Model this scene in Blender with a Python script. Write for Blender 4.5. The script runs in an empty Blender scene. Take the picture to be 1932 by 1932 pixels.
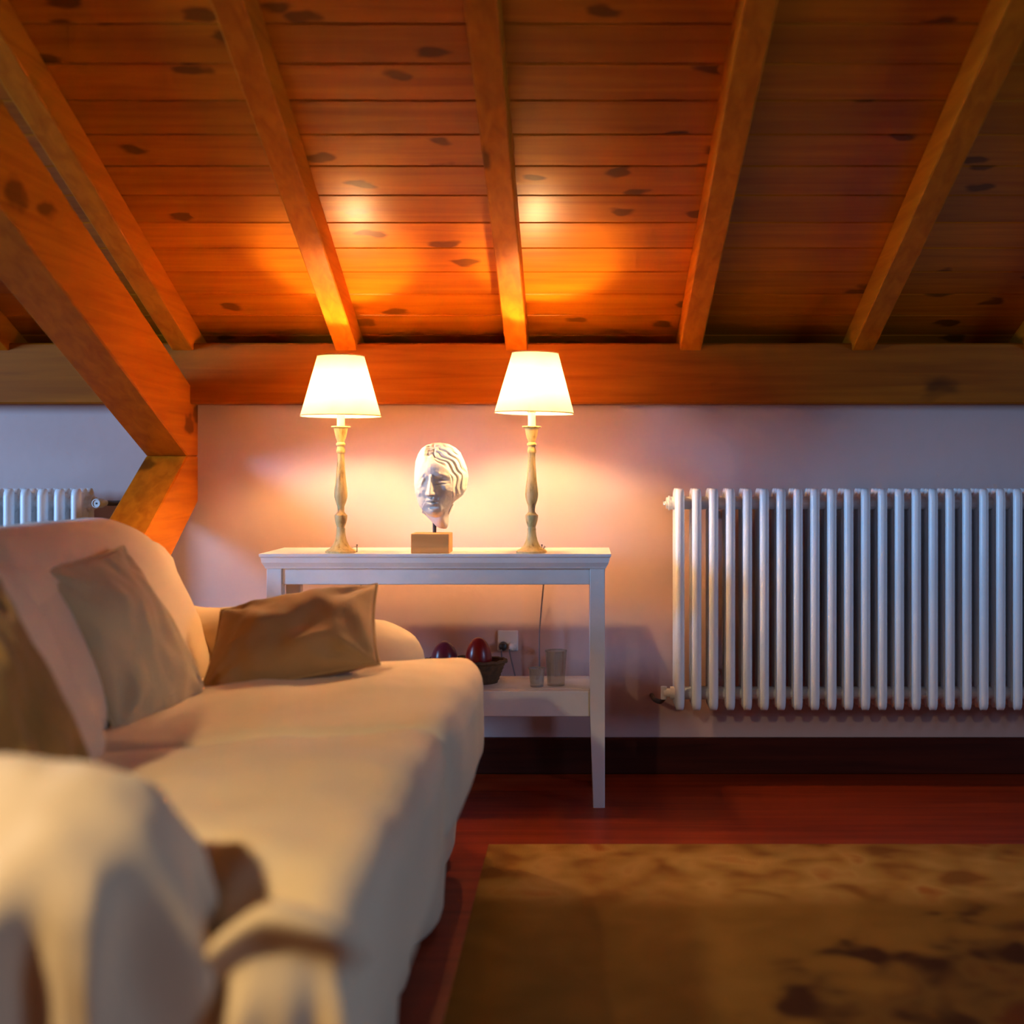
import bpy, bmesh, math, random
from mathutils import Vector, Matrix, noise

# ------------------------------------------------------------------ scene, camera, world, light
sc = bpy.context.scene
C = sc.collection
random.seed(7)
sc.view_settings.view_transform = 'Standard'
sc.view_settings.look = 'None'
sc.view_settings.exposure = 0.0
sc.view_settings.gamma = 1.0
sc.view_settings.use_curve_mapping = False
sc.cycles.max_bounces = 6
sc.cycles.diffuse_bounces = 4
sc.cycles.glossy_bounces = 3
sc.cycles.use_adaptive_sampling = True
sc.cycles.adaptive_threshold = 0.06
sc.cycles.sample_clamp_indirect = 0.0
sc.cycles.caustics_reflective = False
sc.cycles.caustics_refractive = False

EYE = 0.99                     # eye height, camera looks straight at the wall
cam_d = bpy.data.cameras.new('camera')
cam = bpy.data.objects.new('camera', cam_d)
C.objects.link(cam)
cam.location = (0, 0, EYE)
cam.rotation_euler = (math.pi/2, 0, 0)
cam_d.sensor_width = 36
cam_d.lens = 42.0
cam_d.shift_x = -134/1932
cam_d.shift_y = -76/1932
cam_d.clip_start = 0.05
cam_d.dof.use_dof = True
cam_d.dof.focus_distance = 3.58
cam_d.dof.aperture_fstop = 1.4
sc.camera = cam

world = bpy.data.worlds.new('world'); sc.world = world
world.use_nodes = True
world.node_tree.nodes['Background'].inputs[0].default_value = (0.25, 0.42, 0.8, 1)
world.node_tree.nodes['Background'].inputs[1].default_value = 0.3

WIN_Y, WIN_Z, WIN_W, WIN_H = 1.0, 1.72, 1.3, 0.8   # window in the gable wall left of the sofa
ROOM_L, ROOM_R = -5.5, 3.6
ld = bpy.data.lights.new('window_left_offscreen', 'AREA'); ld.shape = 'RECTANGLE'
ld.size = WIN_W; ld.size_y = WIN_H; ld.energy = 390; ld.color = (0.26, 0.55, 1.0)
lo = bpy.data.objects.new('window_left_offscreen', ld); C.objects.link(lo)
lo.location = (ROOM_L + 0.02, WIN_Y, WIN_Z); lo.rotation_euler = (0, -math.pi/2, 0)

RIDGE = -0.35
BACK = RIDGE - (4.3 - RIDGE)

rd = bpy.data.lights.new('fill_right_offscreen', 'AREA'); rd.shape = 'RECTANGLE'  # added cool fill for the right-facing sofa cloth, no known window behind it
rd.size = 1.1; rd.size_y = 0.7; rd.energy = 46; rd.color = (0.34, 0.58, 1.0)
ro = bpy.data.objects.new('fill_right_offscreen', rd); C.objects.link(ro)
ro.location = (ROOM_R - 0.02, 0.6, 1.60); ro.rotation_euler = (0, math.pi/2, 0)
kd = bpy.data.lights.new('reading_lamp_left_offscreen', 'SPOT'); kd.energy = 90; kd.color = (1.0, 0.77, 0.44)
kd.spot_size = math.radians(70); kd.spot_blend = 0.8
kd.shadow_soft_size = 0.045
ko = bpy.data.objects.new('reading_lamp_left_offscreen', kd); C.objects.link(ko)
ko.location = (-1.22, 0.70, 1.45)
ko.rotation_euler = (Vector((-0.62, 1.45, 0.5)) - Vector(ko.location)).to_track_quat('-Z', 'Y').to_euler()

BULB_STRENGTH = 1780.0
BULB_COLOR = (1.0, 0.64, 0.30)

# ------------------------------------------------------------------ helpers
def tag(o, label=None, cat=None, group=None, kind=None):
    if label: o['label'] = label
    if cat: o['category'] = cat
    if group: o['group'] = group
    if kind: o['kind'] = kind
    return o

def empty(name, loc, label=None, cat=None, group=None):
    o = bpy.data.objects.new(name, None); C.objects.link(o)
    o.location = loc; o.empty_display_size = 0.05
    return tag(o, label, cat, group)

def mesh_obj(name, me, parent=None, loc=None):
    o = bpy.data.objects.new(name, me); C.objects.link(o)
    if parent: o.parent = parent
    if loc is not None: o.location = loc
    return o

def finish(name, bm, mat, parent=None, loc=None, smooth=False, angle=None):
    bmesh.ops.recalc_face_normals(bm, faces=bm.faces)
    me = bpy.data.meshes.new(name); bm.to_mesh(me); bm.free()
    if mat: me.materials.append(mat)
    if smooth:
        for p in me.polygons: p.use_smooth = True
        if angle is not None:
            me.set_sharp_from_angle(angle=math.radians(angle))
    return mesh_obj(name, me, parent, loc)

def add_box(bm, lo, hi, bevel=0.0, seg=1):
    vs = [bm.verts.new((x, y, z)) for x in (lo[0], hi[0]) for y in (lo[1], hi[1]) for z in (lo[2], hi[2])]
    idx = [(0,1,3,2),(4,6,7,5),(0,4,5,1),(2,3,7,6),(0,2,6,4),(1,5,7,3)]
    fs = [bm.faces.new([vs[i] for i in q]) for q in idx]
    if bevel > 0:
        es = list({e for f in fs for e in f.edges})
        bmesh.ops.bevel(bm, geom=es, offset=bevel, segments=seg, profile=0.5, affect='EDGES')

def box(name, lo, hi, mat, parent=None, bevel=0.0, seg=1, loc=None):
    bm = bmesh.new(); add_box(bm, lo, hi, bevel, seg)
    return finish(name, bm, mat, parent, loc)

def add_lathe(bm, prof, n=32, axis='Z', c=(0,0,0), closed=True):
    rings = []
    for r, h in prof:
        ring = []
        for i in range(n):
            a = 2*math.pi*i/n
            p = (r*math.cos(a), r*math.sin(a), h)
            if axis == 'X': p = (h, p[0], p[1])
            elif axis == 'Y': p = (p[0], h, p[1])
            ring.append(bm.verts.new((p[0]+c[0], p[1]+c[1], p[2]+c[2])))
        rings.append(ring)
    for a, b in zip(rings, rings[1:]):
        for i in range(n):
            bm.faces.new((a[i], a[(i+1) % n], b[(i+1) % n], b[i]))
    if closed:
        bm.faces.new(rings[0]); bm.faces.new(rings[-1])

def lathe(name, prof, mat, parent=None, n=32, axis='Z', c=(0,0,0), closed=True, loc=None, angle=40):
    bm = bmesh.new(); add_lathe(bm, prof, n, axis, c, closed)
    return finish(name, bm, mat, parent, loc, True, angle)

def add_tube(bm, pts, r, n=8):
    pts = [Vector(p) for p in pts]
    rings = []
    up0 = Vector((0.13, 0.27, 0.95))
    for i, p in enumerate(pts):
        t = (pts[min(i+1, len(pts)-1)] - pts[max(i-1, 0)]).normalized()
        s = t.cross(up0)
        if s.length < 1e-3: s = t.cross(Vector((1, 0, 0)))
        s.normalize(); w = s.cross(t)
        rings.append([bm.verts.new(p + r*(math.cos(2*math.pi*k/n)*s + math.sin(2*math.pi*k/n)*w)) for k in range(n)])
    for a, b in zip(rings, rings[1:]):
        for i in range(n):
            bm.faces.new((a[i], a[(i+1) % n], b[(i+1) % n], b[i]))
    bm.faces.new(rings[0]); bm.faces.new(rings[-1])

def spline(pts, k=8):
    pts = [Vector(p) for p in pts]; out = []
    for i in range(len(pts)-1):
        p0 = pts[max(i-1, 0)]; p1 = pts[i]; p2 = pts[i+1]; p3 = pts[min(i+2, len(pts)-1)]
        for j in range(k):
            t = j/k
            out.append(0.5*((2*p1) + (p2-p0)*t + (2*p0-5*p1+4*p2-p3)*t*t + (3*p1-p0-3*p2+p3)*t**3))
    out.append(pts[-1]); return out

def tube(name, pts, r, mat, parent=None, n=8):
    bm = bmesh.new(); add_tube(bm, pts, r, n)
    return finish(name, bm, mat, parent, None, True, 60)

def sstep(a, b, x):
    t = max(0.0, min(1.0, (x-a)/(b-a))) if a != b else float(x > a)
    return t*t*(3-2*t)

def rbox_mesh(name, h, r, n, warp=None, mat=None, parent=None):
    """soft rounded box, half sizes h, edge radius r, n = cuts per axis; warp moves each point"""
    bm = bmesh.new(); cache = {}
    def V(p):
        k = tuple(round(c, 5) for c in p)
        if k not in cache:
            inner = [max(-(h[i]-r), min(h[i]-r, p[i]*h[i])) for i in range(3)]
            q = Vector([p[i]*h[i] for i in range(3)]); d = q - Vector(inner)
            if d.length > 1e-9: q = Vector(inner) + d.normalized()*min(r, max(abs(d.x), abs(d.y), abs(d.z)))
            cache[k] = bm.verts.new(warp(q) if warp else q)
        return cache[k]
    def line(m): return [-1 + 2*i/m for i in range(m+1)]
    for ax in range(3):
        a, b = (ax+1) % 3, (ax+2) % 3
        la, lb = line(n[a]), line(n[b])
        for s in (-1, 1):
            for i in range(n[a]):
                for j in range(n[b]):
                    q = []
                    for (u, w) in ((la[i], lb[j]), (la[i+1], lb[j]), (la[i+1], lb[j+1]), (la[i], lb[j+1])):
                        p = [0, 0, 0]; p[ax] = s; p[a] = u; p[b] = w; q.append(V(p))
                    if len(set(q)) >= 3: bm.faces.new(q if s > 0 else q[::-1])
    return finish(name, bm, mat, parent, None, True)

# ------------------------------------------------------------------ materials
def newmat(name):
    m = bpy.data.materials.new(name); m.use_nodes = True
    nt = m.node_tree; b = nt.nodes['Principled BSDF']
    return m, nt, b

def N(nt, t, **kw):
    n = nt.nodes.new(t)
    for k, v in kw.items(): setattr(n, k, v)
    return n

def ramp(nt, fac, stops):
    r = N(nt, 'ShaderNodeValToRGB')
    els = r.color_ramp.elements
    while len(els) < len(stops): els.new(0.5)
    for e, (p, c) in zip(els, stops): e.position = p; e.color = (*c, 1)
    nt.links.new(fac, r.inputs[0]); return r.outputs[0]

def mixc(nt, fac, a, b, mode='MIX'):
    m = N(nt, 'ShaderNodeMix', data_type='RGBA', blend_type=mode)
    for inp, v in ((m.inputs[0], fac), (m.inputs[6], a), (m.inputs[7], b)):
        if hasattr(v, 'is_linked') or hasattr(v, 'links'): nt.links.new(v, inp)
        elif isinstance(v, (int, float)): inp.default_value = v
        else: inp.default_value = (*v, 1)
    return m.outputs[2]

def coords(nt, scale, rnd=True, rot=(0,0,0)):
    tc = N(nt, 'ShaderNodeTexCoord'); mp = N(nt, 'ShaderNodeMapping')
    mp.inputs['Scale'].default_value = scale; mp.inputs['Rotation'].default_value = rot
    if rnd:
        oi = N(nt, 'ShaderNodeObjectInfo'); mul = N(nt, 'ShaderNodeVectorMath', operation='SCALE')
        mul.inputs[0].default_value = (37.1, 17.3, 23.9); nt.links.new(oi.outputs['Random'], mul.inputs['Scale'])
        add = N(nt, 'ShaderNodeVectorMath', operation='ADD')
        nt.links.new(tc.outputs['Object'], add.inputs[0]); nt.links.new(mul.outputs[0], add.inputs[1])
        nt.links.new(add.outputs[0], mp.inputs[0])
    else:
        nt.links.new(tc.outputs['Object'], mp.inputs[0])
    return mp.outputs[0]

def bump(nt, b, height, strength=0.2, dist=0.01):
    bp = N(nt, 'ShaderNodeBump'); bp.inputs['Strength'].default_value = strength; bp.inputs['Distance'].default_value = dist
    nt.links.new(height, bp.inputs['Height']); nt.links.new(bp.outputs[0], b.inputs['Normal'])

def wood(name, light, dark, axis='X', knots=True, rough=0.42, tint=0.25, knot_scale=1.0, knot_thr=0.10, flat=False, spec=0.12):
    """knotty pine; grain runs along the given local axis"""
    m, nt, b = newmat(name); L = nt.links
    g = {'X': (1.2, 22, 22), 'Y': (22, 1.2, 22), 'Z': (22, 22, 1.2)}[axis]
    v = coords(nt, g)
    n1 = N(nt, 'ShaderNodeTexNoise'); n1.inputs['Scale'].default_value = 1.6; n1.inputs['Detail'].default_value = 5; n1.inputs['Distortion'].default_value = 0.6
    L.new(v, n1.inputs['Vector'])
    col = ramp(nt, n1.outputs[0], [(0.3, dark), (0.62, light), (0.8, tuple(c*1.1 for c in light))])
    if knots:
        ks = {'X': (4.2, 8, 8), 'Y': (8, 4.2, 8), 'Z': (8, 8, 4.2)}[axis]
        kv = coords(nt, tuple(k*knot_scale for k in ks))
        vo = N(nt, 'ShaderNodeTexVoronoi', voronoi_dimensions='2D' if flat else '3D'); vo.inputs['Scale'].default_value = 1.0; vo.inputs['Randomness'].default_value = 1.0
        wn = N(nt, 'ShaderNodeTexNoise'); wn.inputs['Scale'].default_value = 2.2; wn.inputs['Detail'].default_value = 2; L.new(kv, wn.inputs['Vector'])
        wa_ = N(nt, 'ShaderNodeVectorMath', operation='MULTIPLY_ADD'); wa_.inputs[1].default_value = (0.5, 0.5, 0.5); L.new(wn.outputs['Color'], wa_.inputs[0]); L.new(kv, wa_.inputs[2])
        L.new(wa_.outputs[0], vo.inputs['Vector'])
        sep = N(nt, 'ShaderNodeSeparateColor'); L.new(vo.outputs['Color'], sep.inputs[0])
        keep = N(nt, 'ShaderNodeMath', operation='GREATER_THAN'); keep.inputs[1].default_value = 0.66; L.new(sep.outputs[0], keep.inputs[0])
        core = N(nt, 'ShaderNodeMapRange', interpolation_type='SMOOTHSTEP'); core.inputs[1].default_value = knot_thr; core.inputs[2].default_value = knot_thr*1.9
        core.inputs[3].default_value = 1; core.inputs[4].default_value = 0; L.new(vo.outputs['Distance'], core.inputs[0])
        mul = N(nt, 'ShaderNodeMath', operation='MULTIPLY'); L.new(core.outputs[0], mul.inputs[0]); L.new(keep.outputs[0], mul.inputs[1])
        k2 = N(nt, 'ShaderNodeMath', operation='MULTIPLY'); k2.inputs[1].default_value = 0.72; L.new(mul.outputs[0], k2.inputs[0])
        col = mixc(nt, k2.outputs[0], col, tuple(c*0.16 for c in dark))
    oi = N(nt, 'ShaderNodeObjectInfo')
    mr = N(nt, 'ShaderNodeMapRange'); mr.inputs[3].default_value = 1-tint; mr.inputs[4].default_value = 1+tint*0.6; L.new(oi.outputs['Random'], mr.inputs[0])
    comb = N(nt, 'ShaderNodeCombineColor')
    for i in range(3): L.new(mr.outputs[0], comb.inputs[i])
    col = mixc(nt, 1.0, col, comb.outputs[0], 'MULTIPLY')
    L.new(col, b.inputs['Base Color'])
    b.inputs['Roughness'].default_value = rough; b.inputs['Specular IOR Level'].default_value = spec
    bump(nt, b, n1.outputs[0], 0.06, 0.003)
    return m

def plain(name, col, rough=0.5, var=0.08, scale=6, bstr=0.1, bscale=40, spec=0.5, metal=0.0):
    m, nt, b = newmat(name); L = nt.links
    v = coords(nt, (1, 1, 1), rnd=False)
    n1 = N(nt, 'ShaderNodeTexNoise'); n1.inputs['Scale'].default_value = scale; n1.inputs['Detail'].default_value = 4; L.new(v, n1.inputs['Vector'])
    c = ramp(nt, n1.outputs[0], [(0.3, tuple(x*(1-var) for x in col)), (0.7, tuple(min(1, x*(1+var)) for x in col))])
    L.new(c, b.inputs['Base Color']); b.inputs['Roughness'].default_value = rough
    b.inputs['Specular IOR Level'].default_value = spec; b.inputs['Metallic'].default_value = metal
    if bstr > 0:
        n2 = N(nt, 'ShaderNodeTexNoise'); n2.inputs['Scale'].default_value = bscale; n2.inputs['Detail'].default_value = 3; L.new(v, n2.inputs['Vector'])
        bump(nt, b, n2.outputs[0], bstr, 0.004)
    return m

def fabric(name, col, weave=420, var=0.1):
    m, nt, b = newmat(name); L = nt.links
    v = coords(nt, (1, 1, 1), rnd=False)
    n1 = N(nt, 'ShaderNodeTexNoise'); n1.inputs['Scale'].default_value = 3.5; n1.inputs['Detail'].default_value = 5; L.new(v, n1.inputs['Vector'])
    c = ramp(nt, n1.outputs[0], [(0.3, tuple(x*(1-var) for x in col)), (0.7, tuple(min(1, x*(1+var*0.5)) for x in col))])
    L.new(c, b.inputs['Base Color']); b.inputs['Roughness'].default_value = 0.9
    b.inputs['Specular IOR Level'].default_value = 0.15
    b.inputs['Sheen Weight'].default_value = 0.15; b.inputs['Sheen Roughness'].default_value = 0.5
    n2 = N(nt, 'ShaderNodeTexNoise'); n2.inputs['Scale'].default_value = weave; n2.inputs['Detail'].default_value = 2; L.new(v, n2.inputs['Vector'])
    n3 = N(nt, 'ShaderNodeTexNoise'); n3.inputs['Scale'].default_value = 14; n3.inputs['Detail'].default_value = 3; L.new(v, n3.inputs['Vector'])
    ad = N(nt, 'ShaderNodeMath', operation='MULTIPLY_ADD'); ad.inputs[1].default_value = 0.15
    L.new(n2.outputs[0], ad.inputs[0]); L.new(n3.outputs[0], ad.inputs[2])
    bump(nt, b, ad.outputs[0], 0.25, 0.006)
    return m

PINE_L, PINE_D = (0.62, 0.180, 0.004), (0.48, 0.122, 0.002)
M = {}
M['plank'] = wood('pine_plank', PINE_L, PINE_D, 'X', knot_scale=1.0, rough=0.34, knot_thr=0.105, flat=True, spec=0.22)
M['beam_y'] = wood('pine_rafter', (0.58, 0.155, 0.004), (0.44, 0.103, 0.002), 'Y', knot_scale=0.8, tint=0.08, rough=0.55, knot_thr=0.13)
M['beam_x'] = wood('pine_plate', (0.34, 0.088, 0.002), (0.25, 0.056, 0.001), 'X', knot_scale=0.6, tint=0.05, rough=0.55, knot_thr=0.13)
M['floor'] = wood('stained_floorboards', (0.24, 0.030, 0.006), (0.15, 0.016, 0.003), 'X', knots=False, rough=0.38)
M['base'] = wood('dark_stained_skirting', (0.07, 0.012, 0.006), (0.04, 0.007, 0.004), 'X', knots=False, rough=0.5)
M['wall'] = plain('pink_plaster', (0.58, 0.400, 0.365), 0.75, 0.05, 2.2, 0.25, 26, 0.25)
M['white'] = plain('white_paint', (0.72, 0.72, 0.71), 0.42, 0.05, 9, 0.05, 60)
M['rad'] = plain('radiator_enamel', (0.80, 0.81, 0.82), 0.33, 0.03, 12, 0.05, 50)
M['chrome'] = plain('dull_chrome', (0.6, 0.6, 0.6), 0.3, 0.05, 20, 0.0, 50, 0.5, 1.0)
M['cloth'] = fabric('cream_slipcover', (0.69, 0.52, 0.33))
M['tan'] = fabric('beige_pillow', (0.56, 0.41, 0.21))
M['brown'] = fabric('brown_pillow', (0.40, 0.235, 0.10))
M['ochre'] = fabric('ochre_pillow', (0.30, 0.150, 0.034))
M['block'] = wood('block_wood', (0.64, 0.31, 0.10), (0.56, 0.25, 0.075), 'X', knots=False, tint=0.0, rough=0.55)
M['plaster'] = plain('plaster_cast', (0.62, 0.58, 0.52), 0.7, 0.06, 30, 0.12, 120, 0.3)
M['rod'] = plain('dark_metal', (0.06, 0.045, 0.035), 0.45, 0.1, 20, 0.0)
M['cord'] = plain('grey_cord', (0.20, 0.16, 0.16), 0.5, 0.05, 20, 0.0)
M['dark'] = plain('dark_plastic', (0.03, 0.025, 0.02), 0.4, 0.05, 20, 0.0)
M['red'] = plain('red_glaze', (0.22, 0.005, 0.004), 0.28, 0.15, 18, 0.05)
M['plum'] = plain('plum_glaze', (0.14, 0.012, 0.030), 0.28, 0.2, 18, 0.05)
M['wicker'] = plain('wicker', (0.10, 0.045, 0.014), 0.7, 0.35, 60, 0.3, 150)
M['backing'] = plain('roof_backing', (0.05, 0.02, 0.01), 0.9, 0.1, 5, 0.0)

# distressed cream paint of the lamp stems
m, nt, b = newmat('distressed_cream_paint')
v = coords(nt, (1, 1, 0.25))
n1 = N(nt, 'ShaderNodeTexNoise'); n1.inputs['Scale'].default_value = 90; n1.inputs['Detail'].default_value = 6; nt.links.new(v, n1.inputs['Vector'])
nt.links.new(ramp(nt, n1.outputs[0], [(0.32, (0.34, 0.22, 0.06)), (0.43, (0.58, 0.43, 0.14)), (0.62, (0.68, 0.53, 0.21))]), b.inputs['Base Color'])
b.inputs['Roughness'].default_value = 0.55
bump(nt, b, n1.outputs[0], 0.15, 0.001); M['stem'] = m
M['candle'] = plain('candle_sleeve', (0.80, 0.70, 0.48), 0.5, 0.03, 20, 0.0)

# lamp shade: thin cream fabric lets the bulb glow through
m = bpy.data.materials.new('shade_fabric'); m.use_nodes = True; nt = m.node_tree; nt.nodes.clear()
out = N(nt, 'ShaderNodeOutputMaterial'); mx = N(nt, 'ShaderNodeMixShader'); mx.inputs[0].default_value = 0.37
df = N(nt, 'ShaderNodeBsdfDiffuse'); df.inputs[0].default_value = (0.66, 0.50, 0.29, 1)
tr = N(nt, 'ShaderNodeBsdfTranslucent')
nz = N(nt, 'ShaderNodeTexNoise'); nz.inputs['Scale'].default_value = 60
nt.links.new(coords(nt, (1, 1, 4)), nz.inputs['Vector'])
nt.links.new(ramp(nt, nz.outputs[0], [(0.3, (0.41, 0.275, 0.155)), (0.7, (0.46, 0.31, 0.175))]), tr.inputs[0])
nt.links.new(df.outputs[0], mx.inputs[1]); nt.links.new(tr.outputs[0], mx.inputs[2]); nt.links.new(mx.outputs[0], out.inputs[0])
M['shade'] = m

m = bpy.data.materials.new('glowing_bulb'); m.use_nodes = True; nt = m.node_tree; nt.nodes.clear()
out = N(nt, 'ShaderNodeOutputMaterial'); em = N(nt, 'ShaderNodeEmission')
em.inputs[0].default_value = (*BULB_COLOR, 1); em.inputs[1].default_value = BULB_STRENGTH
nt.links.new(em.outputs[0], out.inputs[0]); M['bulb'] = m

# thin drinking-glass / window-glass: partly see-through, partly mirror
def glass(name, tint, refl, body):
    m = bpy.data.materials.new(name); m.use_nodes = True; nt = m.node_tree; nt.nodes.clear()
    out = N(nt, 'ShaderNodeOutputMaterial'); t = N(nt, 'ShaderNodeBsdfTransparent'); g = N(nt, 'ShaderNodeBsdfGlossy'); d = N(nt, 'ShaderNodeBsdfDiffuse')
    t.inputs[0].default_value = (*tint, 1); g.inputs['Roughness'].default_value = 0.05; d.inputs[0].default_value = (0.6, 0.58, 0.55, 1)
    a = N(nt, 'ShaderNodeMixShader'); a.inputs[0].default_value = refl; c = N(nt, 'ShaderNodeMixShader'); c.inputs[0].default_value = body
    nt.links.new(t.outputs[0], a.inputs[1]); nt.links.new(g.outputs[0], a.inputs[2])
    nt.links.new(a.outputs[0], c.inputs[1]); nt.links.new(d.outputs[0], c.inputs[2]); nt.links.new(c.outputs[0], out.inputs[0])
    return m
M['glass'] = glass('clear_glass', (0.9, 0.9, 0.9), 0.12, 0.22)
M['pane'] = glass('window_glass', (0.97, 0.98, 1.0), 0.06, 0.0)

# rug: woven wool with a blotchy floral border and a plainer field
m, nt, b = newmat('rug_wool'); L = nt.links
tc = N(nt, 'ShaderNodeTexCoord'); sep = N(nt, 'ShaderNodeSeparateXYZ'); L.new(tc.outputs['Object'], sep.inputs[0])
n1 = N(nt, 'ShaderNodeTexNoise'); n1.inputs['Scale'].default_value = 8.0; n1.inputs['Detail'].default_value = 1.5; n1.inputs['Distortion'].default_value = 0.3; L.new(tc.outputs['Object'], n1.inputs['Vector'])
n2 = N(nt, 'ShaderNodeTexNoise'); n2.inputs['Scale'].default_value = 260; L.new(tc.outputs['Object'], n2.inputs['Vector'])
flower = ramp(nt, n1.outputs[0], [(0.30, (0.20, 0.080, 0.016)), (0.46, (0.31, 0.165, 0.036)), (0.60, (0.39, 0.22, 0.060)), (0.74, (0.30, 0.11, 0.022))])
field = ramp(nt, n1.outputs[0], [(0.3, (0.17, 0.080, 0.012)), (0.7, (0.22, 0.105, 0.018))])
centre = ramp(nt, n1.outputs[0], [(0.36, (0.045, 0.014, 0.005)), (0.52, (0.15, 0.070, 0.014)), (0.66, (0.10, 0.028, 0.007))])
def band(a, b_, src):
    mr = N(nt, 'ShaderNodeMapRange', interpolation_type='SMOOTHSTEP'); mr.inputs[1].default_value = a; mr.inputs[2].default_value = b_; L.new(src, mr.inputs[0]); return mr.outputs[0]
# distance of the medallion in the middle of the rug, in the rug's own metres
mx_ = N(nt, 'ShaderNodeVectorMath', operation='MULTIPLY'); mx_.inputs[1].default_value = (1.0, 1.15, 0); L.new(tc.outputs['Object'], mx_.inputs[0])
ln = N(nt, 'ShaderNodeVectorMath', operation='LENGTH'); L.new(mx_.outputs[0], ln.inputs[0])
wob = N(nt, 'ShaderNodeMath', operation='MULTIPLY_ADD'); wob.inputs[1].default_value = 0.9; L.new(n1.outputs[0], wob.inputs[0]); L.new(ln.outputs['Value'], wob.inputs[2])
col = mixc(nt, band(1.42, 1.62, wob.outputs[0]), centre, field)
ay = N(nt, 'ShaderNodeMath', operation='ABSOLUTE'); L.new(sep.outputs[1], ay.inputs[0])
col = mixc(nt, band(0.93, 1.10, ay.outputs[0]), col, flower)
L.new(col, b.inputs['Base Color']); b.inputs['Roughness'].default_value = 0.95; b.inputs['Specular IOR Level'].default_value = 0.1
bump(nt, b, n2.outputs[0], 0.5, 0.006); M['rug'] = m

# ------------------------------------------------------------------ the room
WALL = 3.93
SL = 0.436                                     # roof rise per metre towards the ridge
ANG = math.atan(SL)
def under(y): return 1.383 + SL*(3.85 - y)     # underside of the rafters
def deck(y): return 1.480 + SL*(3.85 - y)      # underside of the boards

def struct(o): o['kind'] = 'structure'; return o
struct(box('floor', (ROOM_L-0.1, BACK, -0.1), (ROOM_R+0.1, 4.4, 0), M['floor']))
struct(box('wall_back', (ROOM_L-0.1, WALL, -0.1), (ROOM_R+0.1, WALL+0.2, 1.40), M['wall']))
struct(box('wall_eaves', (ROOM_L-0.1, 4.25, 1.2), (ROOM_R+0.1, 4.4, 1.42), M['backing']))
struct(box('wall_front', (ROOM_L-0.1, BACK-0.15, -0.1), (ROOM_R+0.1, BACK, 1.35), M['wall']))
def gable(name, x0, x1, hole=None):
    bm = bmesh.new()
    if hole:
        y0, y1, z0, z1 = hole
        add_box(bm, (x0, BACK, -0.1), (x1, y0, 1.30)); add_box(bm, (x0, y1, -0.1), (x1, 4.4, 1.30))
        add_box(bm, (x0, y0, -0.1), (x1, y1, z0))
        zt = 1.30
        for a, b_ in ((BACK, y0), (y0, y1), (y1, 4.4)):
            zb = z1 if (a, b_) == (y0, y1) else zt
            ys = sorted({a, b_, *( [RIDGE] if a < RIDGE < b_ else [])})
            for p, q in zip(ys, ys[1:]):
                top = lambda y: deck(y) + 0.1 if y >= RIDGE else deck(2*RIDGE - y) + 0.1
                poly = [(p, zb), (q, zb), (q, max(top(q), zb+0.01)), (p, max(top(p), zb+0.01))]
                f0 = [bm.verts.new((x0, y, z)) for y, z in poly]; f1 = [bm.verts.new((x1, y, z)) for y, z in poly]
                bm.faces.new(f0); bm.faces.new(f1)
                for i in range(4): bm.faces.new((f0[i], f0[(i+1) % 4], f1[(i+1) % 4], f1[i]))
    else:
        poly = [(BACK, -0.1), (4.4, -0.1), (4.4, deck(4.4)+0.1), (RIDGE, deck(RIDGE)+0.1), (BACK, deck(2*RIDGE-BACK)+0.1)]
        f0 = [bm.verts.new((x0, y, z)) for y, z in poly]; f1 = [bm.verts.new((x1, y, z)) for y, z in poly]
        bm.faces.new(f0); bm.faces.new(f1)
        for i in range(5): bm.faces.new((f0[i], f0[(i+1) % 5], f1[(i+1) % 5], f1[i]))
    return struct(finish(name, bm, M['wall']))
gable('wall_left', ROOM_L-0.15, ROOM_L, (WIN_Y-WIN_W/2, WIN_Y+WIN_W/2, WIN_Z-WIN_H/2, WIN_Z+WIN_H/2))
gable('wall_right', ROOM_R, ROOM_R+0.15, (0.05, 1.15, 1.25, 1.95))

# windows in the gable walls, the right one added for fill, with frames and panes
def window(name, x, y, z, w, h):
    win = struct(empty(name, (x, y, z-h/2)))
    bm = bmesh.new(); hw = w/2
    for lo_, hi_ in (((-0.03, -hw, 0), (0.03, -hw+0.05, h)), ((-0.03, hw-0.05, 0), (0.03, hw, h)), ((-0.03, -hw+0.05, 0), (0.03, hw-0.05, 0.05)),
                     ((-0.03, -hw+0.05, h-0.05), (0.03, hw-0.05, h)), ((-0.03, -0.03, 0.05), (0.03, 0.03, h-0.05))):
        add_box(bm, lo_, hi_)
    finish('window_frame', bm, M['white'], win)
    for sg in (-1, 1):
        box('pane', (-0.004, min(sg*0.03, sg*(hw-0.05)), 0.05), (0.004, max(sg*0.03, sg*(hw-0.05)), h-0.05), M['pane'], win)
window('window_1', ROOM_L-0.08, WIN_Y, WIN_Z, WIN_W, WIN_H)
window('added_window_2', ROOM_R+0.08, 0.6, 1.60, 1.1, 0.7)  # unseen window added to carry the cool fill from the right

# skirting board
struct(box('baseboard_back', (ROOM_L, WALL-0.022, 0), (ROOM_R, WALL, 0.118), M['base'], bevel=0.004))

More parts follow.
